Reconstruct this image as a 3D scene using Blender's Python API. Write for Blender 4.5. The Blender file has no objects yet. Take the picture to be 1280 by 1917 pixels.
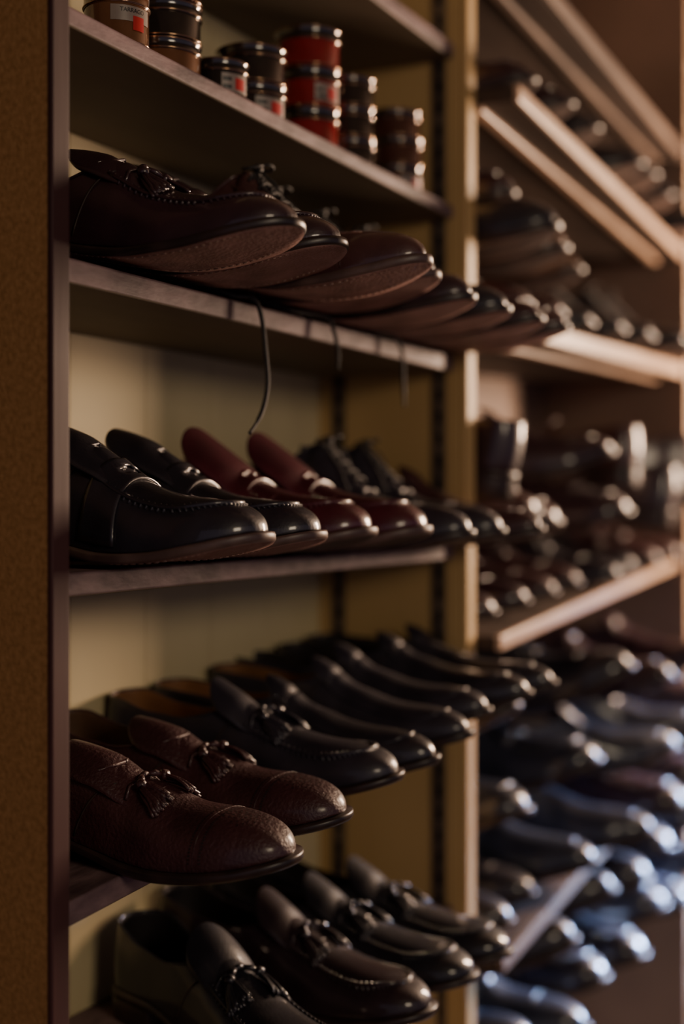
import bpy, math, random
from mathutils import Vector, Matrix
random.seed(7)
EYE = 1.25
scene = bpy.context.scene
COL = scene.collection

# ------------------------------------------------------------------ materials
def newmat(name):
    m = bpy.data.materials.new(name); m.use_nodes = True
    nt = m.node_tree; b = nt.nodes["Principled BSDF"]
    return m, nt, b

def mat_surface(name, c1, c2, scale=8, rough=.5, bump=.1, bscale=60, stretch=(1, 1, 1), coat=0, metal=0, spec=.5, detail=6, lo=.35, hi=.65, crough=.13):
    m, nt, b = newmat(name)
    tc = nt.nodes.new("ShaderNodeTexCoord"); mp = nt.nodes.new("ShaderNodeMapping")
    mp.inputs["Scale"].default_value = stretch
    nt.links.new(tc.outputs["Object"], mp.inputs[0])
    n = nt.nodes.new("ShaderNodeTexNoise"); n.inputs["Scale"].default_value = scale; n.inputs["Detail"].default_value = detail
    nt.links.new(mp.outputs[0], n.inputs["Vector"])
    r = nt.nodes.new("ShaderNodeValToRGB")
    r.color_ramp.elements[0].color = (*c1, 1); r.color_ramp.elements[1].color = (*c2, 1)
    r.color_ramp.elements[0].position = lo; r.color_ramp.elements[1].position = hi
    nt.links.new(n.outputs["Fac"], r.inputs[0]); nt.links.new(r.outputs[0], b.inputs["Base Color"])
    if bump:
        n2 = nt.nodes.new("ShaderNodeTexNoise"); n2.inputs["Scale"].default_value = bscale; n2.inputs["Detail"].default_value = 4
        nt.links.new(mp.outputs[0], n2.inputs["Vector"])
        bp = nt.nodes.new("ShaderNodeBump"); bp.inputs["Strength"].default_value = bump; bp.inputs["Distance"].default_value = .002
        nt.links.new(n2.outputs["Fac"], bp.inputs["Height"]); nt.links.new(bp.outputs[0], b.inputs["Normal"])
    b.inputs["Roughness"].default_value = rough
    b.inputs["Metallic"].default_value = metal
    b.inputs["Specular IOR Level"].default_value = spec
    b.inputs["Coat Weight"].default_value = coat
    b.inputs["Coat Roughness"].default_value = crough
    return m

def leather(name, c, rough=.45, bump=.14, bscale=420, coat=.8, crough=.12, crease=.08, spec=.35):
    c2 = tuple(min(1, v * 1.6 + .002) for v in c)
    m = mat_surface(name, c, c2, scale=28, rough=rough, bump=bump, bscale=bscale, coat=coat, crough=crough, spec=spec)
    nt = m.node_tree
    tc = [n for n in nt.nodes if n.type == 'TEX_COORD'][0]
    mp = nt.nodes.new("ShaderNodeMapping"); mp.inputs["Scale"].default_value = (.5, 1.6, 1)
    n = nt.nodes.new("ShaderNodeTexNoise"); n.inputs["Scale"].default_value = 45; n.inputs["Detail"].default_value = 2; n.inputs["Distortion"].default_value = .5
    nt.links.new(tc.outputs["Object"], mp.inputs[0]); nt.links.new(mp.outputs[0], n.inputs["Vector"])
    bp2 = nt.nodes.new("ShaderNodeBump"); bp2.inputs["Strength"].default_value = crease; bp2.inputs["Distance"].default_value = .002
    bp = [q for q in nt.nodes if q.type == 'BUMP' and q != bp2][0]
    nt.links.new(n.outputs["Fac"], bp2.inputs["Height"]); nt.links.new(bp2.outputs[0], bp.inputs["Normal"])
    nt.links.new(bp2.outputs[0], nt.nodes["Principled BSDF"].inputs["Coat Normal"])
    return m

BLACK = leather("black_leather", (.014, .012, .018))
BLACK3 = leather("deep_black_leather", (.009, .008, .012), rough=.5, coat=.7, crough=.09, spec=.25)
BLACK2 = leather("soft_black_leather", (.019, .016, .024), rough=.5, coat=.5, crough=.18)
OXB = leather("oxblood_leather", (.055, .007, .013))
BROWN = leather("burgundy_grained_leather", (.036, .011, .013), rough=.48, bump=.65, bscale=330, coat=.45, crease=.2, crough=.2)
DBROWN = leather("dark_brown_leather", (.024, .009, .013))
DBROWN2 = leather("deep_brown_leather", (.015, .007, .010), rough=.5, coat=.7, crough=.09, spec=.25)
CHEST = leather("chestnut_leather", (.050, .018, .018))
TANL = leather("tan_leather", (.15, .085, .055))
NAVY = leather("blue_black_leather", (.013, .016, .030))
LINING = mat_surface("lining_leather", (.07, .036, .02), (.13, .065, .035), 20, .6, .1)
TLINING = mat_surface("tan_lining_leather", (.17, .078, .03), (.27, .125, .05), 20, .6, .1)
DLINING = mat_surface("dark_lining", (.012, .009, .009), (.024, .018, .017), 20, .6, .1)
INSOLE = mat_surface("tan_insole", (.24, .10, .035), (.36, .16, .055), 18, .5, .1)
SOLE_EDGE = mat_surface("sole_edge", (.018, .011, .011), (.04, .022, .020), 40, .38, .1)
SOLE_TAN = mat_surface("sole_edge_tan", (.075, .044, .040), (.14, .085, .072), 40, .45, .1)
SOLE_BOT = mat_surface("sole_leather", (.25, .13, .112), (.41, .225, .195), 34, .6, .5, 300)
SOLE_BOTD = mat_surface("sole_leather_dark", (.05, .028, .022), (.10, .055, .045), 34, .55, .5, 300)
THREAD = mat_surface("waxed_thread", (.34, .22, .16), (.50, .36, .28), 60, .6, 0)
DTHREAD = mat_surface("dark_thread", (.02, .014, .012), (.05, .03, .025), 60, .5, 0)
LACE = mat_surface("lace_cotton", (.010, .009, .010), (.03, .025, .025), 300, .7, .3, 900)
HOLE = mat_surface("punched_hole", (.004, .003, .003), (.008, .006, .006), 60, .8, 0)

PANEL_OUT = mat_surface("fibreboard", (.28, .142, .050), (.40, .21, .080), 230, .65, .35, 420, detail=9, spec=.25)
TRIM = mat_surface("red_brown_trim", (.045, .019, .020), (.085, .034, .034), 14, .6, .15, 80, (1, 1, .08), spec=.2)
INNER = mat_surface("unseen_darkened_inner_side", (.035, .022, .018), (.06, .04, .03), 14, .7, .15, 80, (1, 1, .2), spec=.2)  # unseen inner face, darkened to keep yellow reflections off shoes and tins
YELLOW = mat_surface("mustard_paint", (.44, .290, .120), (.53, .355, .155), 6, .55, .12, 40, (1, 1, .3), spec=.3)
OLIVE = mat_surface("cream_olive_paint", (.54, .455, .265), (.62, .525, .31), 5, .6, .12, 40, (1, 1, .3), spec=.3)
UNDER = mat_surface("shaded_olive_underside", (.13, .10, .07), (.19, .15, .105), 8, .6, .12, 40, (.3, 1, 1), spec=.2)  # shade below the shelves put into a darker olive colour
SHELF = mat_surface("worn_painted_wood", (.080, .050, .058), (.28, .185, .195), 46, .6, .5, 90, (.4, 1, 1), lo=.34, hi=.74, spec=.25)
SHELF_D = mat_surface("dark_shelf_wood", (.04, .027, .023), (.08, .055, .045), 20, .6, .2, 90, (.2, 1, 1), spec=.2)
PALE = mat_surface("pale_shelf_edge", (.44, .28, .19), (.62, .43, .31), 25, .35, .2, 60, (.2, 1, 1), coat=.3)
DULL = mat_surface("dull_brown_shelf_edge", (.085, .055, .042), (.15, .10, .075), 25, .7, .2, 60, (.2, 1, 1), spec=.2)
RBACK = mat_surface("brown_wall_paint", (.18, .12, .09), (.25, .17, .13), 5, .6, .1, 40)
METAL = mat_surface("dull_bronze_metal", (.12, .095, .08), (.20, .155, .13), 40, .4, .1, metal=.6)
FLOOR = mat_surface("floor_wood", (.06, .035, .02), (.12, .07, .04), 6, .5, .2, 30, (1, 8, 1))
PLASTER = mat_surface("wall_plaster", (.10, .07, .055), (.14, .10, .075), 4, .8, .2, 30)

TIN_RED = mat_surface("red_tin", (.18, .005, .008), (.27, .008, .012), 30, .15, 0, coat=1, crough=.06)
TIN_BLACK = mat_surface("black_tin", (.010, .008, .008), (.02, .015, .014), 30, .15, 0, coat=1, crough=.06)
TIN_BROWN = mat_surface("brown_tin", (.045, .013, .010), (.075, .024, .016), 30, .2, 0, coat=1, crough=.06)
TIN_TAN = mat_surface("tan_tin", (.11, .043, .019), (.16, .066, .029), 30, .2, 0, coat=1, crough=.08)
GOLD = mat_surface("tin_rim_metal", (.40, .24, .15), (.56, .37, .24), 30, .18, 0, metal=1)
WHITE = mat_surface("label_white", (.22, .18, .15), (.32, .26, .22), 30, .35, 0, coat=.4)
RED = mat_surface("label_red", (.42, .012, .012), (.52, .02, .02), 30, .35, 0)
INK = mat_surface("label_ink", (.01, .01, .01), (.02, .02, .02), 30, .4, 0)

# ------------------------------------------------------------------ mesh builder
class MB:
    def __init__(s): s.v = []; s.f = []; s.m = []
    def add(s, vs, fs, mi=0):
        o = len(s.v); s.v += [tuple(p) for p in vs]
        s.f += [tuple(i + o for i in f) for f in fs]; s.m += [mi] * len(fs)
    def grid(s, rows, mi=0, closed=False, skip=None):
        n = len(rows[0]); vs = [p for r in rows for p in r]; fs = []
        for i in range(len(rows) - 1):
            for j in range(n if closed else n - 1):
                if skip and skip(i, j): continue
                k = (j + 1) % n
                fs.append((i * n + j, i * n + k, (i + 1) * n + k, (i + 1) * n + j))
        s.add(vs, fs, mi)
    def tube(s, pts, r, sides=6, mi=0, closed=False, cap=True):
        pts = [Vector(p) for p in pts]; n = len(pts); rows = []
        up = Vector((0, 0, 1)); prev = None
        for i, p in enumerate(pts):
            if closed: t = pts[(i + 1) % n] - pts[i - 1]
            else: t = pts[min(i + 1, n - 1)] - pts[max(i - 1, 0)]
            if t.length < 1e-9: t = Vector((1, 0, 0))
            t.normalize()
            a = prev if prev is not None else (up if abs(t.z) < .9 else Vector((1, 0, 0)))
            b = t.cross(a)
            if b.length < 1e-6: b = t.cross(Vector((1, 0, 0)))
            b.normalize(); a = b.cross(t).normalized(); prev = a
            rr = r(i / (n - 1)) if callable(r) else r
            rows.append([p + (a * math.cos(q) + b * math.sin(q)) * rr for q in [2 * math.pi * k / sides for k in range(sides)]])
        if closed: rows.append(rows[0])
        s.grid(rows, mi, True)
        if cap and not closed:
            for row in (rows[0], rows[-1]): s.add(row, [tuple(range(sides))], mi)
    def box(s, c, d, mi=0, R=None):
        c = Vector(c); vs = []
        for x in (-.5, .5):
            for y in (-.5, .5):
                for z in (-.5, .5):
                    p = Vector((x * d[0], y * d[1], z * d[2]))
                    if R: p = R @ p
                    vs.append(c + p)
        s.add(vs, [(0, 1, 3, 2), (4, 6, 7, 5), (0, 4, 5, 1), (2, 3, 7, 6), (0, 2, 6, 4), (1, 5, 7, 3)], mi)
    def lathe(s, prof, seg=40, mi=0):
        rows = [[(r * math.cos(2 * math.pi * k / seg), r * math.sin(2 * math.pi * k / seg), z) for k in range(seg)] for r, z in prof]
        s.grid(rows, mi, True)
    def mesh(s, name, mats, smooth=True, merge=1e-5):
        import bmesh
        me = bpy.data.meshes.new(name); me.from_pydata(s.v, [], s.f)
        for m in mats: me.materials.append(m)
        for p, mi in zip(me.polygons, s.m): p.material_index = mi; p.use_smooth = smooth
        bm = bmesh.new(); bm.from_mesh(me)
        if merge: bmesh.ops.remove_doubles(bm, verts=bm.verts, dist=merge)
        bmesh.ops.dissolve_degenerate(bm, dist=1e-6, edges=bm.edges)
        bmesh.ops.recalc_face_normals(bm, faces=bm.faces)
        bm.to_mesh(me); bm.free()
        return me

def spline(tab):
    xs = [a for a, _ in tab]; ys = [b for _, b in tab]; n = len(xs)
    d = [(ys[i + 1] - ys[i]) / (xs[i + 1] - xs[i]) for i in range(n - 1)]
    m = [d[0]] + [0 if d[i - 1] * d[i] <= 0 else 2 * d[i - 1] * d[i] / (d[i - 1] + d[i]) for i in range(1, n - 1)] + [d[-1]]
    def f(x):
        if x <= xs[0]: return ys[0]
        if x >= xs[-1]: return ys[-1]
        i = 0
        while x > xs[i + 1]: i += 1
        h = xs[i + 1] - xs[i]; t = (x - xs[i]) / h
        return ((2 * t**3 - 3 * t**2 + 1) * ys[i] + (t**3 - 2 * t**2 + t) * h * m[i] + (-2 * t**3 + 3 * t**2) * ys[i + 1] + (t**3 - t**2) * h * m[i + 1])
    return f

# ------------------------------------------------------------------ shoe last
L = .29
class Last:
    def __init__(s, toe=2.3, top='loafer', sopen=.50, hs=1.0, toeW=.0375, toeH=1.0, r0=.74, rp=2.2, ins=1.0, low=None, hh=.060):
        s.sopen = sopen; s.toe = toe; s.r0 = r0; s.rp = rp
        s.wb = spline([(0, .030), (.12, .0315), (.3, .029), (.42, .030), (.55, .0365), (.68, .0425), (.78, .0415), (.88, toeW), (1, toeW - .004)])
        s.hb = spline([(0, .105), (.2, .11), (.35, .106 * (ins + 1) / 2), (.44, .093 * ins), (.5, .079 * ins), (.55, .067 * hs * (ins + .2) / 1.2), (.62, .0535 * hs), (.7, .0435 * hs), (.8, .0365 * hs * toeH), (.9, .0335 * hs * toeH), (1, .031 * hs * toeH)])
        hop = s.hb(sopen)
        low = low or (.043 if top != 'lace' else .052)
        s.tb = spline([(0, hh), (.07, hh - .001), (.2, low + .004), (.3, low + .001), (sopen - .09, low + .014 * ins), (sopen - .03, hop * .93), (sopen, hop)])
        s.cb = spline([(0, 0), (.35, -.002), (.65, .0025), (.85, .001), (1, -.003)])
        s.pb = spline([(0, .8), (.4, 1.0), (.55, 1.0), (.75, .85), (1, .75)])
        s.zb = spline([(0, .0215), (.24, .021), (.32, .018), (.45, .008), (.6, .0005), (.66, 0), (.74, .0008), (.86, .0055), (1, .0145)])
    def c(s, t): return s.cb(t)
    def w(s, t):
        w = s.wb(t)
        if t < .10: w *= max(0, 1 - ((.10 - t) / .10) ** 2.3) ** .5
        if t > .80: w *= max(0, 1 - ((t - .80) / .20) ** s.toe) ** .5
        return w
    def H(s, t):
        h = s.hb(t)
        if t > s.r0: h *= max(0, 1 - ((t - s.r0) / (1 - s.r0)) ** s.rp) ** .5
        return h
    def zbot(s, t): return s.zb(t)
    def fz(s, t): return s.zb(t) + .0075
    def thend(s, t):
        if t >= s.sopen - 1e-9: return math.pi / 2
        return math.asin(min(1, (s.tb(t) / s.H(t))) ** (1 / .85))
    def P(s, t, th, side, off=0):
        def raw(t, th):
            t = min(max(t, 0), 1)
            x = s.c(t) + side * s.w(t) * max(0, math.cos(th)) ** s.pb(t)
            z = s.fz(t) + s.H(t) * max(0, math.sin(th)) ** .85
            yb = -t * L
            if t < .12: yb += (.12 - t) / .12 * (.004 * math.sin(min(1, (z - s.fz(t)) / .06) * math.pi) - .004 * min(1, (z - s.fz(t)) / .06))
            return Vector((x, yb, z))
        p = raw(t, th)
        if off:
            e = 1e-3; t0 = min(t, 1 - 2 * e)
            th0 = min(max(th, .02), math.pi / 2 - .03)
            a = raw(t0 + e, th0) - raw(max(0, t0 - e), th0); b = raw(t0, th0 + e) - raw(t0, th0 - e)
            n = a.cross(b)
            if n.length > 0: n.normalize()
            if n.dot(raw(t0, th0) - Vector((s.c(t0), -min(t0, .85) * L, s.fz(t0)))) < 0: n = -n
            if th > math.pi / 2 - .03: n.x *= .2; n.normalize()
            p = p + n * off
        return p
    def S(s, t, x, off=0):
        w = s.w(t); dx = x - s.c(t); side = 1 if dx >= 0 else -1
        r = min(.9999, abs(dx) / max(w, 1e-5))
        th = math.acos(r ** (1 / s.pb(t)))
        return s.P(t, th, side, off)

def stations(sopen, n=30):
    a = [sopen * (1 - math.cos(math.pi / 2 * i / 22)) for i in range(22)]
    b = [sopen + (1 - sopen) * math.sin(math.pi / 2 * i / n) for i in range(n + 1)]
    return a + b

def m_upper(la):
    b = MB(); S = stations(la.sopen); N = 12
    for side in (-1, 1):
        rows = []
        for t in S:
            te = la.thend(t)
            rows.append([la.P(t, te * (j / N), side) for j in range(N + 1)])
        b.grid(rows)
    return b

def outline(la, welt, smax=1.0):
    S = stations(la.sopen); S = [t for t in S if t <= smax + 1e-6]
    left = [(la.c(t) - la.w(t), -t * L) for t in S]; right = [(la.c(t) + la.w(t), -t * L) for t in S]
    def off(side_pts, sg):
        out = []
        n = len(side_pts)
        for i, (x, y) in enumerate(side_pts):
            a = side_pts[max(0, i - 1)]; c = side_pts[min(n - 1, i + 1)]
            tx, ty = c[0] - a[0], c[1] - a[1]
            l = math.hypot(tx, ty) or 1
            nx, ny = -ty / l * sg * 1.0, tx / l * sg
            if i == 0: nx, ny = 0, 1
            if i == n - 1 and smax >= 1: nx, ny = 0, -1
            w = welt(S[i]); out.append((x + nx * w, y + ny * w))
        return out
    return S, off(left, -1), off(right, 1)

def m_sole(la, thick=.0075, ext=.0048):
    wf = spline([(0, .0018), (.25, .0018), (.42, .0015), (.58, ext * .9), (.7, ext), (1, ext)])
    b = MB(); prof = [(0, thick), (.0006, thick * .72), (.0006, thick * .30), (-.0008, 0)]
    rings = []
    for dw, dz in prof:
        S, l, r = outline(la, lambda t: wf(t) + dw)
        rings.append(([(p[0], p[1], la.zbot(t) + dz) for p, t in zip(l, S)], [(p[0], p[1], la.zbot(t) + dz) for p, t in zip(r, S)]))
    for k in range(len(rings) - 1):
        for sd in (0, 1): b.grid([rings[k][sd], rings[k + 1][sd]], 0)
    top, bot = rings[0], rings[-1]
    b.grid([top[0], top[1]], 0)
    mids = []
    for q in (0, .15, .5, .85, 1):
        mids.append([tuple(a[i] * (1 - q) + c[i] * q for i in range(3)) for a, c in zip(bot[0], bot[1])])
    b.grid(mids, 1)
    return b

def m_heel(la):
    b = MB(); rings = []
    for dw, f in ((.0018, 1), (.0022, .66), (.0010, .33), (.0002, 0)):
        S, l, r = outline(la, lambda t: dw, .27)
        loop = [(p[0], p[1], la.zbot(t) * f) for p, t in zip(l, S)] + [(p[0] * .5 + l[-1][0] * .5, p[1] + .004, la.zbot(S[-1]) * f) for p in r[-1:]] + [(p[0], p[1], la.zbot(t) * f) for p, t in reversed(list(zip(r, S)))]
        rings.append(loop)
    b.grid(rings, 0, True)
    n = len(rings[0])
    b.add(rings[-1], [tuple(range(n))], 0)
    return b

def m_stitches(la):
    b = MB(); S, l, r = outline(la, lambda t: -.004)
    for sd in (l, r):
        for i in range(len(S) - 1):
            if S[i] < .33: continue
            a = Vector((sd[i][0], sd[i][1], la.zbot(S[i]) - .0003)); c = Vector((sd[i + 1][0], sd[i + 1][1], la.zbot(S[i + 1]) - .0003))
            d = (c - a).length; n = max(1, int(d / .0042))
            for k in range(n):
                p = a.lerp(c, (k + .15) / n); q = a.lerp(c, (k + .75) / n)
                b.tube([p, q], .0005, 4)
    return b

def m_insole(la):
    b = MB(); S, l, r = outline(la, lambda t: -.0022, .66)
    rows = []
    for q in (0, .2, .5, .8, 1):
        rows.append([(a[0] * (1 - q) + c[0] * q, a[1] * (1 - q) + c[1] * q, la.fz(t) + .0016 - .001 * math.sin(q * math.pi)) for a, c, t in zip(l, r, S)])
    b.grid(rows); return b

def m_piping(la, r=.0013):
    b = MB(); S = [t for t in stations(la.sopen) if t <= la.sopen + 1e-6]
    left = [la.P(t, la.thend(t), -1) for t in reversed(S)]; right = [la.P(t, la.thend(t), 1) for t in S][1:]
    b.tube(left + right, r, 6); return b

def apron_path(la, n=46, s0=.50, a0=.022, a1=.0305, sc=.775, rs=.15):
    path = []
    for i in range(12):
        k = i / 12; path.append((s0 + (sc - s0) * k, -(a0 + (a1 - a0) * math.sin(k * math.pi / 2))))
    for i in range(n - 23):
        q = math.pi * i / (n - 24); path.append((sc + rs * math.sin(q) ** .9, -a1 * math.cos(q)))
    for i in range(12):
        k = 1 - (i + 1) / 12; path.append((s0 + (sc - s0) * k, (a0 + (a1 - a0) * math.sin(k * math.pi / 2))))
    return path

def m_apron(la, pucker=True):
    b = MB(); path = apron_path(la)
    c = [la.S(t, x + la.c(t), .0008) for t, x in path]
    b.tube(c, .0020 if pucker else .0011, 7)
    if pucker:
        ins = [la.S(t - (.006 if t > .8 else 0) , x * .93 + la.c(t), .0018) for t, x in path]
        outs = [la.S(min(.985, t + (.012 if t > .8 else 0)), x * 1.10 + la.c(t), .0004) for t, x in path]
        n = len(path); tot = sum((c[i + 1] - c[i]).length for i in range(n - 1)); N = int(tot / .0050)
        for k in range(N):
            f = k / (N - 1) * (n - 1.001); i = int(f); g = f - i
            p = ins[i].lerp(ins[i + 1], g); m = c[i].lerp(c[i + 1], g); q = outs[i].lerp(outs[i + 1], g)
            m = m + (m - (p + q) / 2).normalized() * .0020
            b.tube([p, m, q], lambda u: .0009 + .0006 * math.sin(u * math.pi), 5, 1)
    return b

def m_tongue(la, s0=.62, s1=.345, wid=.030, slope=.53, curl=24, sd=.5, quad=3.0, rs=.55):
    b = MB(); rows = []; n = 28
    zo = la.fz(sd) + la.H(sd)
    for i in range(n + 1):
        u = 1 - (1 - i / n) ** 1.5; t = s0 + (s1 - s0) * u
        if t > sd: zc = la.fz(t) + la.H(t) - .0022 * min(1, (s0 - t) / .03)
        else:
            d = (sd - t) * L; zc = zo + slope * d - quad * d * d - .0022 + min(.003, d * .25)
        hw = wid * (.72 + .28 * math.sin(min(1, u * 1.3) * math.pi / 2))
        if u > rs: hw *= max(0.02, 1 - ((u - rs) / (1 - rs)) ** 2.4) ** .5
        row = []
        for j in range(17):
            v = -1 + 2 * j / 16; x = v * hw
            row.append((la.c(t) + x, -t * L, zc - curl * x * x))
        rows.append(row)
    b.grid(rows); return b

def m_strap(la):
    b = MB(); rows = []; ns = 10; nt = 30
    for i in range(ns + 1):
        k = i / ns; row = []
        for j in range(nt + 1):
            q = -1 + 2 * j / nt; side = -1 if q < 0 else 1
            th = (1 - abs(q)) * (math.pi / 2 - .06) + .06
            widen = .5 + .5 * abs(q)
            t = .60 + (k - .5) * .10 * (.72 + .5 * widen * abs(q))
            row.append(la.P(t - .02 * abs(q), th, side, .0020))
        rows.append(row)
    b.grid(rows, 0, False, lambda i, j: (4 <= i <= 5 and 12 <= j <= 17) or (3 <= i <= 6 and 14 <= j <= 15))
    return b

def m_sideseam(la, side):
    b = MB()
    pts = [la.P(.405 + .11 * k, .04 + k * .95, side, .0003) for k in [i / 14 for i in range(15)]]
    b.tube(pts, .0007, 5)
    return b

def m_tassel(la, side, t0=.555, n=17, ln=.082, spread=.015):
    b = MB(); rng = random.Random(side + 5)
    k0 = la.S(t0, la.c(t0) + side * .004, .003); k1 = la.S(t0 + .022, la.c(t0) + side * .013, .0050)
    b.tube([k0, k0.lerp(k1, .5) + Vector((0, 0, .001)), k1], lambda u: .0018 + .0010 * math.sin(u * math.pi), 8)
    b.tube([k1 + (k0 - k1) * .12, k1, k1 + (k1 - k0) * .35], lambda u: .0046 - .0010 * abs(u - .5), 10)
    for i in range(n):
        a = (i / (n - 1) - .5); lift = rng.uniform(0, .005); pts = []
        le = ln * rng.uniform(.82, 1.05)
        for k in range(7):
            u = k / 6; t = t0 + .026 + le * u
            x = la.c(t) + side * (.0145 + .006 * u) + a * spread * (.35 + u) + rng.uniform(-.0005, .0005)
            pts.append(la.S(t, x, .0016 + lift * (1 - .6 * u) + .0012 * math.sin(u * 3)))
        b.tube(pts, lambda u: .0013 + .0003 * u, 5)
    return b

def m_bow(la, t0=.55):
    b = MB()
    pts = [la.S(t0 + .004 * math.cos(q * 3), la.c(t0) + .024 * (q / 6 - .5) * 2, .0012) for q in range(7)]
    b.tube(pts, .0013, 7)
    for sd in (-1, 1):
        loop = []
        for k in range(13):
            q = 2 * math.pi * k / 12
            loop.append(la.S(t0 + .006 - .006 * math.cos(q) , la.c(t0) + sd * (.005 - .004 * math.cos(q + .6)), .0022 + .001 * math.sin(q / 2)))
        b.tube(loop, .0012, 6)
    c = la.S(t0 + .004, la.c(t0), .0022); b.tube([c + Vector((-.0032, 0, 0)), c + Vector((0, 0, .001)), c + Vector((.0032, 0, 0))], .0025, 8)
    return b

def m_cap(la, t0=.80, brogue=True):
    b = MB()
    for dt in ((0, .010) if not brogue else (.004,)):
        pts = [la.P(t0 + dt - .02 * math.cos(th), th if th <= math.pi / 2 else math.pi - th, -1 if th <= math.pi / 2 else 1, 0) for th in [.04 + (math.pi - .08) * i / 40 for i in range(41)]]
        b.tube(pts, .00025, 5, 0)
    if brogue:
        def dot(p, c, r):
            n = (p - c).normalized(); a = n.cross(Vector((0, 1, 0))).normalized(); bb = n.cross(a)
            b.add([p + n * .0003 + (a * math.cos(q) + bb * math.sin(q)) * r for q in [k * math.pi / 4 for k in range(8)]], [tuple(range(8))], 1)
        for th in [.15 + (math.pi - .3) * i / 44 for i in range(45)]:
            tt = th if th <= math.pi / 2 else math.pi - th; sd = -1 if th <= math.pi / 2 else 1
            t = t0 + .005 - .02 * math.cos(th)
            for e in (-.012, .020):
                dot(la.P(t + e, tt, sd, .0003), Vector((la.c(t), -t * L, la.fz(t))), .0008)
        for k in range(60):
            q = k * 2.39996; rr = .0024 * math.sqrt(k)
            t = .87 + rr * math.cos(q) / L * 1.0; x = la.c(t) + rr * math.sin(q) * 1.1
            if t < .965: dot(la.S(t, x, .0003), Vector((la.c(t), -t * L, la.fz(t) - .01)), .0008)
    return b

def m_facing(la):
    b = MB()
    for side in (-1, 1):
        rows = []
        for i in range(13):
            t = .425 + .20 * i / 12; e = math.sin(math.pi * min(1, max(0, (i - 8) / 4)) / 2)
            row = []
            for j in range(8):
                x = .0055 + (.019 - .009 * e) * j / 7
                row.append(la.S(max(t, la.sopen + .001), la.c(t) + side * x, .0020) + (Vector((0, (la.sopen - t) * L if t < la.sopen else 0, (la.sopen - t) * L * .5 if t < la.sopen else 0))))
            rows.append(row)
        b.grid(rows)
    return b

def m_laces(la, bow=True, seed=1):
    b = MB(); rng = random.Random(seed)
    T = [.455, .485, .515, .545, .575]
    for i, t in enumerate(T):
        p = [la.S(max(t, la.sopen + .002), la.c(t) + x, .0045 if abs(x) < .009 else .0028) for x in (-.013, -.008, 0, .008, .013)]
        b.tube(p, .0014, 6)
        if i + 1 < len(T):
            u = T[i + 1]
            for sd in (-1, 1):
                b.tube([la.S(max(t, la.sopen + .002), la.c(t) + sd * .011, .003), la.S((t + u) / 2, la.c(t), .0052), la.S(u, la.c(u) - sd * .011, .003)], .0012, 5)
    if bow:
        o = la.S(la.sopen + .01, la.c(.45), .007)
        for sd in (-1, 1):
            h = rng.uniform(.008, .016); pts = []
            for k in range(15):
                q = 2 * math.pi * k / 14; r = .018
                pts.append(o + Vector((sd * r * (1 - math.cos(q)) * .6, -.008 * math.sin(q), h * math.sin(q / 2) - .006 * (1 - math.cos(q)))))
            b.tube(pts, .0013, 6)
            pts = [o]
            for k in range(1, 9):
                u = k / 8; t = la.sopen + .02 + .14 * u; pts.append(la.S(t, la.c(t) + sd * (.006 + .022 * u), .004 + .005 * math.sin(u * 5 + sd)))
            b.tube(pts, .0012, 6)
        b.tube([o + Vector((-.004, 0, 0)), o + Vector((0, 0, .002)), o + Vector((.004, 0, 0))], .0034, 8)
    return b

LA = Last(hs=1.07, toe=2.6, toeW=.0400); LT = Last(toe=2.5, toeW=.0385, toeH=1.08, ins=.84, r0=.76, rp=2.3); LM = Last(ins=.90, hs=1.06, toe=2.6, toeW=.0395)
LS = Last(toe=2.0, sopen=.52, hs=.93, toeW=.034, low=.040, hh=.050, ins=.9); LL = Last(toe=2.2, top='lace', sopen=.44, toeW=.036, toeH=1.05)

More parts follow.
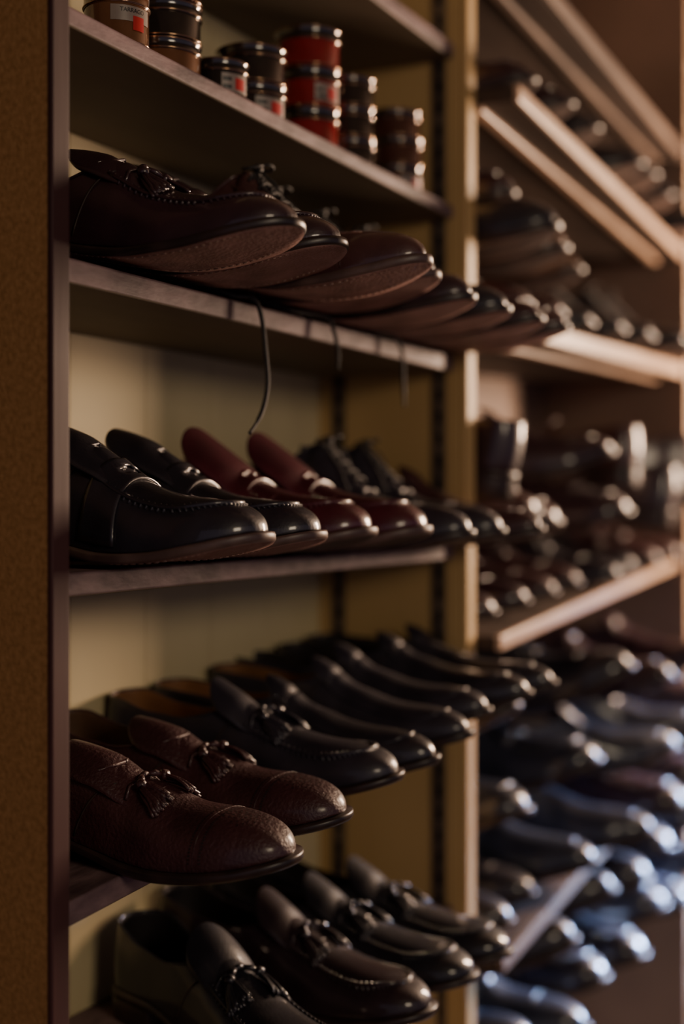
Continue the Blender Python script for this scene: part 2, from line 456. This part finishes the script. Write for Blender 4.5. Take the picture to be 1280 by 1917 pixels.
def tmpl(la, kind):
    P = []
    P.append(("sole", m_sole(la), ['E', 'B'], None, None))
    P.append(("heel", m_heel(la), ['H'], None, "sole"))
    P.append(("sole_stitching", m_stitches(la), ['T'], None, "sole"))
    P.append(("upper", m_upper(la), ['L', 'N'], .0016, None))
    P.append(("insole", m_insole(la), ['I'], None, None))
    P.append(("collar_binding", m_piping(la, .0016 if kind == 'tassel' else .0012), ['L'], None, "upper"))
    P.append(("side_seam", m_sideseam(la, -1), ['T2'], None, "upper"))
    P.append(("side_seam", m_sideseam(la, 1), ['T2'], None, "upper"))
    if kind in ('penny', 'pennytall'):
        P.append(("tongue", m_tongue(la, wid=.036, curl=13, rs=.72, slope=.56, quad=3.5) if kind == 'penny' else m_tongue(la, s0=.72, s1=.40, wid=.044, slope=.84, curl=8.5, sd=.60, quad=1.6, rs=.72), ['L', 'N'], .0028, None))
        P.append(("apron_seam", m_apron(la), ['L', 'L'], None, "upper"))
        P.append(("strap", m_strap(la), ['L', 'L'], .0018, None))
    if kind == 'tassel':
        P.append(("tongue", m_tongue(la, s1=.33, slope=.42, rs=.65, curl=18, wid=.032), ['L', 'N'], .0022, None))
        P.append(("toe_cap", m_cap(la, brogue=True), ['L', 'HOLE'], None, "upper"))
    if kind in ('moctassel', 'moclow'):
        P.append(("tongue", m_tongue(la, slope=.45) if kind == 'moctassel' else m_tongue(la, s1=.40, slope=.82, wid=.031, sd=.53, rs=.65, curl=18), ['L', 'N'], .0022, None))
        P.append(("apron_seam", m_apron(la, True), ['L', 'L'], None, "upper"))
    if kind in ('tassel', 'moctassel', 'moclow'):
        P.append(("lace_bow", m_bow(la), ['L'], None, None))
        P.append(("tassel", m_tassel(la, -1), ['L'], None, None)); P.append(("tassel", m_tassel(la, 1), ['L'], None, None))
    if kind == 'slip':
        P.append(("tongue", m_tongue(la, s0=.6, s1=.43, wid=.025, slope=.35), ['L', 'N'], .0022, None))
        P.append(("apron_seam", m_apron(la, False), ['L', 'L'], None, "upper"))
    if kind == 'lace':
        P.append(("tongue", m_tongue(la, s0=.6, s1=.36, wid=.022, slope=.5, curl=16), ['L', 'N'], .0022, None))
        P.append(("lace_facing", m_facing(la), ['L', 'L'], .0016, None))
        P.append(("shoelace", m_laces(la), ['LACE'], None, None))
        P.append(("toe_cap", m_cap(la, brogue=False), ['L', 'HOLE'], None, "upper"))
    return [(nm, mb.mesh(kind + "_" + nm, [HOLE] * len(slots)), slots, sol, par) for nm, mb, slots, sol, par in P]

TM = {'penny': tmpl(LA, 'penny'), 'pennytall': tmpl(LM, 'pennytall'), 'tassel': tmpl(LT, 'tassel'), 'moctassel': tmpl(LA, 'moctassel'), 'moclow': tmpl(LM, 'moclow'), 'slip': tmpl(LS, 'slip'), 'lace': tmpl(LL, 'lace')}
NAME = {'penny': 'penny_loafer', 'pennytall': 'penny_loafer', 'tassel': 'tassel_loafer', 'moctassel': 'tassel_loafer', 'moclow': 'tassel_loafer', 'slip': 'slip_on_shoe', 'lace': 'lace_up_shoe'}

def shoe(kind, leather, tx, ty, h, label, group, yaw=0, lift=0, sx=.95, roll=0, ln=1.0, edge=None, bot=None, lining=None, insole=None, thread=None, hz=1.0):
    a = math.radians(yaw)
    Ls = L * ln
    hx, hy = tx - math.sin(a) * Ls, ty + math.cos(a) * Ls
    e = bpy.data.objects.new(NAME[kind], None); e.empty_display_size = .05
    COL.objects.link(e)
    e.location = (hx, hy, EYE + h); e.rotation_euler = (-lift / Ls, roll, a); e.scale = (sx * ln, ln, ln * hz)
    e["label"] = label; e["category"] = "shoe"; e["group"] = group
    M = {'L': leather, 'E': edge or SOLE_EDGE, 'B': bot or SOLE_BOTD, 'H': SOLE_EDGE, 'T': thread or THREAD, 'T2': DTHREAD, 'N': lining or LINING, 'I': insole or INSOLE, 'HOLE': HOLE, 'LACE': LACE}
    made = {}
    for nm, me, slots, sol, par in TM[kind]:
        o = bpy.data.objects.new(nm, me); COL.objects.link(o)
        o.parent = made.get(par, e) if par else e
        made.setdefault(nm, o)
        for i, sname in enumerate(slots):
            o.material_slots[i].link = 'OBJECT'; o.material_slots[i].material = M[sname]
        if sol:
            m = o.modifiers.new("thickness", 'SOLIDIFY'); m.thickness = sol; m.offset = -1
            m.material_offset = 1; m.material_offset_rim = 0
        if nm == "upper":
            m = o.modifiers.new("smooth", 'SUBSURF'); m.levels = 1; m.render_levels = 1
    return e

def pmat(e): return Matrix.LocRotScale(e.location, e.rotation_euler.to_quaternion(), e.scale)

# ------------------------------------------------------------------ furniture helpers
def prism(name, pts8, mats, parent=None, bevel=.0015, facemat=None):
    me = bpy.data.meshes.new(name)
    me.from_pydata(pts8, [], [(0, 1, 2, 3), (7, 6, 5, 4), (0, 4, 5, 1), (1, 5, 6, 2), (2, 6, 7, 3), (3, 7, 4, 0)])
    for m in mats: me.materials.append(m)
    if facemat:
        for i, k in facemat.items(): me.polygons[i].material_index = k
    me.validate()
    import bmesh
    bm = bmesh.new(); bm.from_mesh(me); bmesh.ops.recalc_face_normals(bm, faces=bm.faces); bm.to_mesh(me); bm.free()
    o = bpy.data.objects.new(name, me); COL.objects.link(o)
    if parent: o.parent = parent
    if bevel:
        b = o.modifiers.new("edge", 'BEVEL'); b.width = bevel; b.segments = 3
        for p in me.polygons: p.use_smooth = True
        w = o.modifiers.new("wn", 'WEIGHTED_NORMAL'); w.keep_sharp = False
    return o

def box(name, x0, x1, y0, y1, z0, z1, mats, parent=None, bevel=.0015, facemat=None, kind=None):
    pts = [(x0, y0, z0), (x1, y0, z0), (x1, y1, z0), (x0, y1, z0), (x0, y0, z1), (x1, y0, z1), (x1, y1, z1), (x0, y1, z1)]
    o = prism(name, pts, mats, parent, bevel, facemat)
    if kind: o["kind"] = kind
    return o

def slant(name, x0, x1, yf0, yf1, yb, zt0, zt1, th, mats, parent, bevel=.003, facemat=None):
    pts = [(x0, yf0, zt0 - th), (x1, yf1, zt1 - th), (x1, yb, zt1 - th), (x0, yb, zt0 - th), (x0, yf0, zt0), (x1, yf1, zt1), (x1, yb, zt1), (x0, yb, zt0)]
    return prism(name, pts, mats, parent, bevel, facemat)

# ------------------------------------------------------------------ room
box("floor", -2.5, 5, -3, 1.2, -.05, 0, [FLOOR], None, 0, kind="structure")
box("wall_back", -2.5, 5, .935, 1.0, 0, 2.6, [PLASTER], None, 0, kind="structure")
box("ceiling", -2.5, 5, -3, 1.2, 2.6, 2.65, [PLASTER], None, 0, kind="structure")
box("wall_right", 4.4, 4.5, -3, 1.0, 0, 2.6, [PLASTER], None, 0, kind="structure")

# ------------------------------------------------------------------ shelving unit 1
u1 = bpy.data.objects.new("shelving_unit", None); COL.objects.link(u1); u1.location = (1.15, .62, 0)
u1["label"] = "tall open wooden shelving unit with mustard interior holding shoes and polish"; u1["category"] = "shelving unit"
def par1(o):
    o.matrix_parent_inverse = Matrix.Translation(Vector((-1.15, -.62, 0))); return o
BX0, BX1 = .797, 1.52; FY = .62; BY = .793
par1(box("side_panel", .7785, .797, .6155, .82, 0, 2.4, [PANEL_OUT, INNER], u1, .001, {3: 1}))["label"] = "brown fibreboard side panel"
par1(box("edge_trim", .7775, .7968, .611, .6155, 0, 2.4, [TRIM], u1, .0015))["label"] = "red-brown wooden edge trim"
par1(box("side_panel", 1.52, 1.545, .612, .92, 0, 2.4, [YELLOW], u1, .002))["label"] = "mustard painted divider panel"
par1(box("edge_trim", 1.521, 1.547, .6035, .612, 0, 2.4, [YELLOW], u1, .003))
bp = MB()
bw = .119
x = BX0
while x < BX1 - .001:
    x1 = min(BX1, x + bw)
    bp.box(((x + x1) / 2, BY + .008, 1.3), (x1 - x - .0012, .014, 2.2))
    x = x1
bp.box(((BX0 + BX1) / 2, BY + .020, 1.3), (BX1 - BX0, .01, 2.2))
o = bpy.data.objects.new("back_panel", bp.mesh("back_panel", [OLIVE], False, 0)); COL.objects.link(o); o.parent = u1; par1(o)
o["label"] = "pale olive cream painted back boards"
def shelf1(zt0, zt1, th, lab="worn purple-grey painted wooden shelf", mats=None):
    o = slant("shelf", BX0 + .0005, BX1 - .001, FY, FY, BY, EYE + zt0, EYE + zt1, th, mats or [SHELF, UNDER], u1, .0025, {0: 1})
    par1(o); o["label"] = lab
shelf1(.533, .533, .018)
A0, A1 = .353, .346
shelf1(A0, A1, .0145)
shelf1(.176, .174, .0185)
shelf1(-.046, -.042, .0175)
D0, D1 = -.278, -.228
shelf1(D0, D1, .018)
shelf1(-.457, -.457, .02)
par1(box("plinth", BX0 + .001, BX1 - .001, .64, .655, 0, EYE - .478, [YELLOW], u1, .002))
def standard(y, parf, parent, x=1.5195):
    b = MB(); w = .0155; t = .0035
    b.box((x - t / 2 + .0005, y - w / 2 + .002, 1.3), (t, .004, 2.1)); b.box((x - t / 2 + .0005, y + w / 2 - .002, 1.3), (t, .004, 2.1))
    b.box((x - .0006, y, 1.3), (.0012, w, 2.1), 1)
    z = .3
    while z < 2.3:
        b.box((x - t / 2 + .0005, y, z), (t, w - .006, .0125)); z += .0254
    o = bpy.data.objects.new("shelf_standard", b.mesh("shelf_standard", [METAL, HOLE], False, 0)); COL.objects.link(o); o.parent = parent; parf(o)
    o["label"] = "slotted metal shelf support strip"
standard(.767, par1, u1); standard(.6375, par1, u1)

# ------------------------------------------------------------------ shelving unit 2
u2 = bpy.data.objects.new("shelving_unit", None); COL.objects.link(u2); u2.location = (2.14, .6, 0)
u2["label"] = "brown shelving unit with pale shelf edges crammed with shoes"; u2["category"] = "shelving unit"
def par2(o):
    o.matrix_parent_inverse = Matrix.Translation(Vector((-2.14, -.6, 0))); return o
RX0, RX1, RBY = 1.548, 2.72, .920
par2(box("back_panel", RX0, RX1, RBY, RBY + .012, .2, 2.4, [RBACK], u2, 0))
par2(box("side_panel", RX1, RX1 + .025, .628, .93, 0, 2.4, [RBACK, PALE], u2, .003, {2: 1}))["label"] = "brown side panel with pale front edge"
def shelf2(h0, h1, th=.022, y0=.551, y1=.637, edge=None, batten=True, lab="dark wooden shelf with pale front edge", bm=None):
    s = slant("shelf", RX0 + .001, RX1 - .001, y0 + .008, y1 + .008, RBY - .001, EYE + h0, EYE + h1, th, [SHELF_D], u2, .002); par2(s); s["label"] = lab
    r = slant("shelf_edging", RX0 + .001, RX1 - .001, y0, y1, y0 + .0075, EYE + h0 + .001, EYE + h1 + .001, th + .002, [edge or PALE], u2, .003)
    for i in (2, 6): r.data.vertices[i].co.y = y1 + .0075
    par2(r)
    if batten:
        r2 = slant("shelf_batten", RX0 + .001, RX1 - .001, y0 + .045, y1 + .045, y0 + .06, EYE + h0 - th, EYE + h1 - th, .009, [bm or edge or PALE], u2, .003)
        for i in (2, 6): r2.data.vertices[i].co.y = y1 + .06
        par2(r2)
    return s
shelf2(.645, .683, .020, edge=DULL, lab="dark wooden shelf with dull brown edge"); shelf2(.485, .492, .018)
shelf2(.218, .272, .022)
shelf2(-.149, -.10, .016, .573, .65, batten=False)
shelf2(-.523, -.475, .015, .57, .64, DULL, False, "dark wooden shelf with dull brown edge")
shelf2(-.73, -.70, .016, .66, .70, SHELF_D, False, "dark wooden shelf near the floor")

# ------------------------------------------------------------------ shoes unit 1
gB, gC, gD, gE = "dress shoes on the upper shelf", "loafers on the middle shelf", "slip-on shoes on the lower shelf", "loafers on the bottom shelf"
B = .1755
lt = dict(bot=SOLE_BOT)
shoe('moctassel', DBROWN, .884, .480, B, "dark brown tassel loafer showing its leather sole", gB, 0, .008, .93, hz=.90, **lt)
shoe('penny', DBROWN, .975, .491, B, "dark brown loafer with stitched leather sole", gB, 0, .010, .92, hz=.95, **lt)
b3 = shoe('lace', CHEST, 1.063, .457, B, "chestnut lace-up shoe with dangling lace", gB, 0, .007, .90, edge=SOLE_TAN, **lt)
b4 = shoe('lace', CHEST, 1.150, .486, B, "chestnut lace-up shoe beside its mate", gB, 0, .010, .90, edge=SOLE_TAN, **lt)
shoe('lace', DBROWN, 1.240, .488, B - .0005, "glossy dark lace-up shoe", gB, 0, .003, .90, **lt)
b6 = shoe('lace', BLACK, 1.330, .486, B - .0005, "glossy black lace-up shoe", gB, 0, .003, .90, **lt)
shoe('slip', BROWN, 1.415, .480, B - .001, "brown slip-on shoe on a shelf edge", gB, 0, .003, .92, **lt)
shoe('slip', CHEST, 1.492, .477, B - .001, "glossy chestnut slip-on beside the divider", gB, 3, .003, .80, **lt)

C = -.0436
shoe('penny', BLACK, .892, .510, C - .0015, "black leather penny loafer with stitched apron", gC, 0, .006, 1.0, edge=SOLE_TAN, **lt)
shoe('penny', BLACK, .998, .522, C - .001, "black leather penny loafer beside its mate", gC, 0, .005, 1.0, edge=SOLE_TAN, **lt)
shoe('pennytall', OXB, 1.098, .525, C, "oxblood penny loafer with tall rounded tongue", gC, 0, .005, 1.03, edge=SOLE_TAN, lining=OXB, hz=1.03)
shoe('pennytall', OXB, 1.197, .516, C, "oxblood penny loafer with tall rounded tongue", gC, 0, .005, 1.03, edge=SOLE_TAN, lining=OXB, hz=1.03)
shoe('lace', BLACK2, 1.298, .512, C + .0005, "black lace-up shoe with loose laces", gC, 0, 0, .93)
shoe('lace', BLACK2, 1.394, .515, C + .001, "black lace-up shoe with loose laces", gC, 0, 0, .93)
shoe('slip', BROWN, 1.480, .502, C + .0015, "brown slip-on beside the divider", gC, 2, 0, .82)

def dh(x): return D0 + (D1 - D0) * (x - BX0) / (BX1 - BX0) + .0005
rl = -math.atan((D1 - D0) / (BX1 - BX0))
shoe('tassel', BROWN, .905, .493, dh(.905), "burgundy grained tassel loafer with perforated toe", gD, 0, 0, .97, rl, hz=.96)
shoe('tassel', BROWN, 1.008, .503, dh(1.008), "burgundy tassel loafer beside its mate", gD, 0, .003, .97, rl, hz=.92)
shoe('moclow', BLACK2, 1.104, .500, dh(1.104), "soft black tassel loafer with tan insole", gD, 0, .012, .88, rl, lining=TLINING, hz=.94)
shoe('slip', BLACK, 1.189, .502, dh(1.189), "glossy black slip-on with tan insole", gD, 2, .006, .88, rl, lining=TLINING)
shoe('slip', BLACK2, 1.268, .500, dh(1.268), "black low-cut slip-on with tan insole", gD, -3, .012, .86, rl, lining=TLINING)
shoe('slip', BLACK2, 1.346, .510, dh(1.346), "black low-cut slip-on shoe", gD, -1, .018, .86, rl, lining=DLINING)
shoe('slip', BLACK, 1.423, .493, dh(1.423), "glossy black slip-on with pointed toe", gD, 1, .022, .84, rl, lining=DLINING)
shoe('slip', BLACK, 1.495, .490, dh(1.490), "glossy black slip-on beside the divider", gD, 3, .020, .76, rl, lining=DLINING)

E = -.4568
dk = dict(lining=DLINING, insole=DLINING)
shoe('moclow', BLACK3, .974, .492, E, "near-black tassel loafer with upright tongue", gE, -22, 0, .97, hz=.96, **dk)
shoe('moclow', DBROWN2, 1.146, .490, E, "dark tassel loafer with puckered apron", gE, -4, 0, .97, hz=.97, **dk)
shoe('moclow', BLACK3, 1.244, .488, E, "glossy black loafer with raised tongue", gE, -1, .003, .95, hz=.90, **dk)
shoe('moclow', BLACK3, 1.340, .488, E, "glossy black tassel loafer", gE, 0, 0, .95, hz=.87, **dk)

# dangling laces
def dangle(e, pts):
    b = MB(); P = [Vector(p) for p in pts]; Q = []
    for i in range(len(P) - 1):
        p0, p1, p2, p3 = P[max(0, i - 1)], P[i], P[i + 1], P[min(len(P) - 1, i + 2)]
        for k in range(8):
            t = k / 8
            Q.append(.5 * ((2 * p1) + (p2 - p0) * t + (2 * p0 - 5 * p1 + 4 * p2 - p3) * t * t + (3 * p1 - p0 - 3 * p2 + p3) * t**3))
    Q.append(P[-1]); b.tube(Q, lambda u: .0021 if u < .93 else .0014, 7)
    o = bpy.data.objects.new("shoelace", b.mesh("hanging_lace", [LACE])); COL.objects.link(o)
    o.parent = e; o.matrix_parent_inverse = pmat(e).inverted(); o["label"] = "loose dark shoelace hanging over the shelf edge"
Z = EYE
dangle(b3, [(1.045, .62, Z + .245), (1.02, .628, Z + .228), (1.019, .64, Z + .190), (1.030, .622, Z + .1790), (1.048, .612, Z + .178), (1.056, .608, Z + .165), (1.060, .606, Z + .135), (1.062, .605, Z + .105), (1.050, .604, Z + .080), (1.030, .604, Z + .062)])
dangle(b4, [(1.135, .62, Z + .245), (1.107, .628, Z + .228), (1.1065, .64, Z + .190), (1.13, .622, Z + .1787), (1.185, .612, Z + .178), (1.193, .608, Z + .166), (1.197, .606, Z + .150), (1.198, .606, Z + .130)])
dangle(b6, [(1.315, .62, Z + .245), (1.287, .628, Z + .228), (1.285, .64, Z + .190), (1.30, .622, Z + .1782), (1.33, .612, Z + .177), (1.345, .607, Z + .165), (1.347, .606, Z + .135), (1.350, .606, Z + .105)])

# ------------------------------------------------------------------ shoes unit 2
rng = random.Random(31)
kinds = ['slip', 'lace', 'penny', 'slip', 'tassel', 'lace', 'moctassel']
cols = {'a': [(BLACK, "black"), (DBROWN, "dark brown"), (CHEST, "chestnut"), (BLACK, "black"), (BROWN, "burgundy")],
        'k': [(BLACK, "black"), (DBROWN, "dark brown")],
        'b': [(NAVY, "blue-black"), (BLACK, "black"), (NAVY, "blue-black"), (DBROWN, "dark brown"), (BLACK, "black")]}
kn = {'slip': 'slip-on', 'lace': 'lace-up', 'penny': 'penny loafer', 'tassel': 'tassel loafer', 'moctassel': 'tassel loafer'}
def rowR(h0, h1, y0, pal, what, x0=1.625, x1=2.64, step=.125, jit=.015, up=0, lift=0, yaw=7, sc=1.0, liftj=.0, hz=1.0, rev=0):
    x = x0; i = 0
    while x < x1:
        if i % 2 == 0: k = rng.choice(kinds); c = rng.choice(cols[pal])
        h = h0 + (h1 - h0) * (x - RX0) / (RX1 - RX0) + .0006 + up
        ty = y0 + rng.uniform(-jit, jit)
        ty = min(ty, RBY - .004 - .29 * sc)
        ya = rng.uniform(-yaw, yaw)
        xx = x + math.sin(math.radians(ya)) * .15
        state = ""
        if rng.random() < rev:
            ya += 180; ty = RBY - .035; state = "reversed "
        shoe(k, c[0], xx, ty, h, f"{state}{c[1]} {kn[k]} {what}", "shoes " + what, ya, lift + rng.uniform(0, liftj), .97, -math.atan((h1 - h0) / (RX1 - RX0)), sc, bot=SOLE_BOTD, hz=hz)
        x += step * rng.uniform(.9, 1.25); i += 1
rowR(.485, .492, .57, 'k', "on the high brown shelf", sc=1.12, step=.15, lift=.0, liftj=.02, yaw=12)
rowR(.218, .272, .575, 'a', "above the bright shelf edge", sc=1.12, step=.145)
g2 = "shoes piled above the bright shelf edge"
shoe('lace', BLACK, 1.605, .525, .305, "black lace-up shoe piled above the bright shelf edge", g2, 2, .0, .95, ln=1.18, hz=1.15)
shoe('slip', DBROWN, 1.66, .60, .385, "dark brown slip-on atop the pile of shoes", g2, -6, -.02, .95, ln=1.1, hz=1.1)
shoe('lace', TANL, 1.735, .555, .305, "tan lace-up shoe piled above the bright shelf edge", g2, 4, .0, .95, ln=1.12, hz=1.1)
shoe('slip', TANL, 1.86, .575, .300, "tan slip-on shoe piled above the bright shelf edge", g2, -4, .0, .95, ln=1.1)
rowR(-.149, -.10, .61, 'a', "on the middle brown shelf", yaw=3)
rowR(-.149, -.10, .565, 'a', "piled in the middle brown shelving", x0=1.66, up=.078, lift=.01, liftj=.05, yaw=24, step=.19, sc=1.10, rev=.15, hz=1.1, jit=.03)
rowR(-.149, -.10, .575, 'a', "piled high in the brown shelving", x0=1.66, x1=2.5, up=.15, lift=.0, liftj=.06, yaw=28, step=.24, sc=1.08, rev=.35, hz=1.1, jit=.04)
rowR(-.523, -.475, .60, 'b', "on the low brown shelf", x1=1.80)
rowR(-.523, -.475, .535, 'b', "along the low brown shelf", x0=1.84, sc=1.15, step=.16, lift=.0, liftj=.04, yaw=16, hz=1.1)
rowR(-.523, -.475, .54, 'b', "piled on the low brown shelf", x0=1.68, up=.080, lift=.0, liftj=.09, yaw=34, step=.21, sc=1.14, rev=.1, hz=1.1, jit=.03)
rowR(-.523, -.475, .545, 'b', "piled high on the low shelf", x0=1.68, up=.165, lift=.0, liftj=.11, yaw=38, step=.27, sc=1.14, rev=.2, hz=1.15, jit=.04)
rowR(-.73, -.70, .56, 'b', "on the lowest brown shelf", yaw=20, sc=1.15, step=.16, lift=.0, liftj=.06, hz=1.15)
rowR(-.73, -.70, .56, 'b', "piled on the lowest brown shelf", x0=1.76, up=.085, yaw=28, sc=1.15, step=.20, lift=.0, liftj=.06, hz=1.15)

# ------------------------------------------------------------------ polish tins
def tin_mesh(r, h):
    body = MB()
    body.lathe([(.0001, 0), (r * .96, 0), (r, .0008), (r, .0018), (r * .975, .0026), (r * .975, h * .70), (r * .96, h * .74), (r * .96, h * .8)], 44)
    lid = MB()
    z0 = h * .66
    lid.lathe([(r * .985, z0), (r, z0 + .0006), (r * 1.0, z0 + .0020), (r * .985, z0 + .0026), (r * .985, h - .003), (r, h - .0022), (r, h - .0006), (r * .97, h), (r * .90, h - .0008), (r * .88, h - .002), (.0001, h - .002)], 44)
    rim = MB()
    for z, rr in ((.0012, r), (z0 + .0012, r * 1.002), (h - .0014, r * 1.002)):
        rim.tube([(rr * math.cos(q), rr * math.sin(q), z) for q in [2 * math.pi * k / 44 for k in range(44)]], .0007, 5, closed=True)
    return body, lid, rim

def curved_patch(b, r, a0, a1, z0, z1, mi, n=10):
    b.grid([[(r * math.cos(a0 + (a1 - a0) * i / n), r * math.sin(a0 + (a1 - a0) * i / n), z) for i in range(n + 1)] for z in (z0, z1)], mi)

def text_on(r, word, z, size, a_mid):
    cu = bpy.data.curves.new("t", 'FONT'); cu.body = word; cu.size = size; cu.align_x = 'CENTER'
    ob = bpy.data.objects.new("t", cu); COL.objects.link(ob)
    dg = bpy.context.evaluated_depsgraph_get(); me = bpy.data.meshes.new_from_object(ob.evaluated_get(dg))
    bpy.data.objects.remove(ob)
    for v in me.vertices:
        a = a_mid + v.co.x / r; zz = v.co.y
        v.co = (r * math.cos(a), r * math.sin(a), z + zz)
    me.materials.clear(); me.materials.append(INK)
    return me

TC = {}
def tin(x, y, z, r, h, bodym, lidm, lab, style, rot=0):
    key = (r, h)
    if key not in TC:
        bo, li, ri = tin_mesh(r, h); TC[key] = (bo.mesh("tin_body", [HOLE]), li.mesh("tin_lid", [HOLE]), ri.mesh("tin_rim", [GOLD]))
    e = bpy.data.objects.new("polish_tin", None); COL.objects.link(e); e.location = (x, y, z); e.rotation_euler = (0, 0, rot)
    e["label"] = lab; e["category"] = "tin"; e["group"] = "shoe polish tins on the top shelf"
    for nm, me, mt in (("can", TC[key][0], bodym), ("lid", TC[key][1], lidm), ("rim", TC[key][2], GOLD)):
        o = bpy.data.objects.new(nm, me); COL.objects.link(o); o.parent = e
        o.material_slots[0].link = 'OBJECT'; o.material_slots[0].material = mt
    am = math.atan2(-.62, -.5)
    if style:
        b = MB(); rr = r * .975 + .0003
        if style == 'red':
            curved_patch(b, rr, am - .1, am + .95, h * .14, h * .58, 0)
            curved_patch(b, rr + .0002, am + .35, am + .75, h * .20, h * .5, 1)
            for k in range(2): curved_patch(b, rr + .0003, am - .05, am + .25 - .08 * k, h * (.2 + .16 * k), h * (.28 + .16 * k), 2)
        elif style == 'text':
            curved_patch(b, rr, am - .5, am + .9, h * .36, h * .62, 0)
            curved_patch(b, rr + .0002, am + .2, am + .62, h * .22, h * .46, 1)
        else:
            curved_patch(b, rr, am - .2, am + .9, h * .12, h * .6, 0)
            curved_patch(b, rr + .0002, am + .3, am + .75, h * .2, h * .5, 1)
            for k in range(2): curved_patch(b, rr + .0003, am - .15, am + .15, h * (.2 + .2 * k), h * (.3 + .2 * k), 2)
        o = bpy.data.objects.new("tin_label", b.mesh("tin_label", [WHITE, RED, INK], True, 0)); COL.objects.link(o); o.parent = e
        o["label"] = "white paper label with red mark"
        if style == 'text':
            t = bpy.data.objects.new("lettering", text_on(rr + .0005, "TARRAGO", h * .51, h * .10, am + .2)); COL.objects.link(t); t.parent = o
            t["label"] = "black printed word TARRAGO"
def stack(x, y, r, h, items):
    z = EYE + A0 + (A1 - A0) * (x - BX0) / (BX1 - BX0) + .0004
    for i, (bm_, lm, lab, st) in enumerate(items):
        tin(x + rng.uniform(-.0015, .0015), y + rng.uniform(-.0015, .0015), z, r, h, bm_, lm, lab, st, rng.uniform(-.15, .15)); z += h + .0002
R3 = (TIN_RED, TIN_BLACK, "red shoe polish tin with black lid", None)
R4 = (TIN_RED, TIN_BLACK, "red shoe polish tin with pale label", 'red')
K3 = (TIN_BLACK, TIN_BLACK, "black shoe polish tin", None)
K4 = (TIN_BLACK, TIN_BLACK, "black shoe polish tin with white and red label", 'w')
N3 = (TIN_BROWN, TIN_BLACK, "brown shoe polish tin with black lid", None)
N4 = (TIN_BROWN, TIN_BLACK, "brown shoe polish tin with label", 'w')
T3 = (TIN_TAN, TIN_BLACK, "tan shoe polish tin with dark lid", None)
T4 = (TIN_TAN, TIN_TAN, "tan shoe polish tin with printed white label", 'text')
stack(1.237, .660, .0320, .0385, [R3, R4, R3])
stack(1.325, .660, .0290, .031, [K3, K3, K3])
stack(1.450, .664, .0320, .0305, [N4, N3, N3])
stack(1.134, .662, .0320, .034, [K4, K3])
stack(1.056, .652, .0260, .033, [K4])
stack(1.088, .736, .0280, .033, [K3, K4, K3])
stack(.990, .664, .0320, .031, [T3, K3, N3])
stack(.905, .650, .0255, .045, [T4])

# ------------------------------------------------------------------ lights
def area(loc, tgt, sx, sy, power, col, nm, spread=180):
    l = bpy.data.lights.new(nm, 'AREA'); l.shape = 'RECTANGLE'; l.size = sx; l.size_y = sy; l.energy = power; l.color = col
    l.spread = math.radians(spread)
    o = bpy.data.objects.new(nm, l); COL.objects.link(o); o.location = loc
    o.rotation_euler = (Vector(tgt) - Vector(loc)).to_track_quat('-Z', 'Y').to_euler()
    return o
area((3.15, -.18, 1.62), (1.7, .6, 1.25), .25, .65, 84, (1, .68, .46), "window_light")
area((-.35, -1.7, 1.85), (1.2, .7, 1.1), .7, .5, 16, (1, .80, .56), "room_lamp")
area((3.1, .0, .92), (2.1, .75, .42), .2, .4, 22, (.40, .58, 1), "added_cool_glint_light", 55)  # added to give the lower-right shoes bluish glints, not an actual window
w = bpy.data.worlds.new("World"); scene.world = w; w.use_nodes = True
w.node_tree.nodes["Background"].inputs[0].default_value = (.60, .50, .66, 1)
w.node_tree.nodes["Background"].inputs[1].default_value = .29

# ------------------------------------------------------------------ camera
cam = bpy.data.cameras.new("camera"); co = bpy.data.objects.new("camera", cam); COL.objects.link(co)
cam.sensor_fit = 'HORIZONTAL'; cam.sensor_width = 24; cam.lens = 50.0; cam.shift_y = -.0066
th = math.atan(1340 / 2667)
d = Vector((math.cos(th), math.sin(th), 0))
co.location = (0, 0, EYE); co.rotation_euler = d.to_track_quat('-Z', 'Y').to_euler()
cam.dof.use_dof = True; cam.dof.focus_distance = 1.08; cam.dof.aperture_fstop = 2.0; cam.clip_start = .02
scene.camera = co
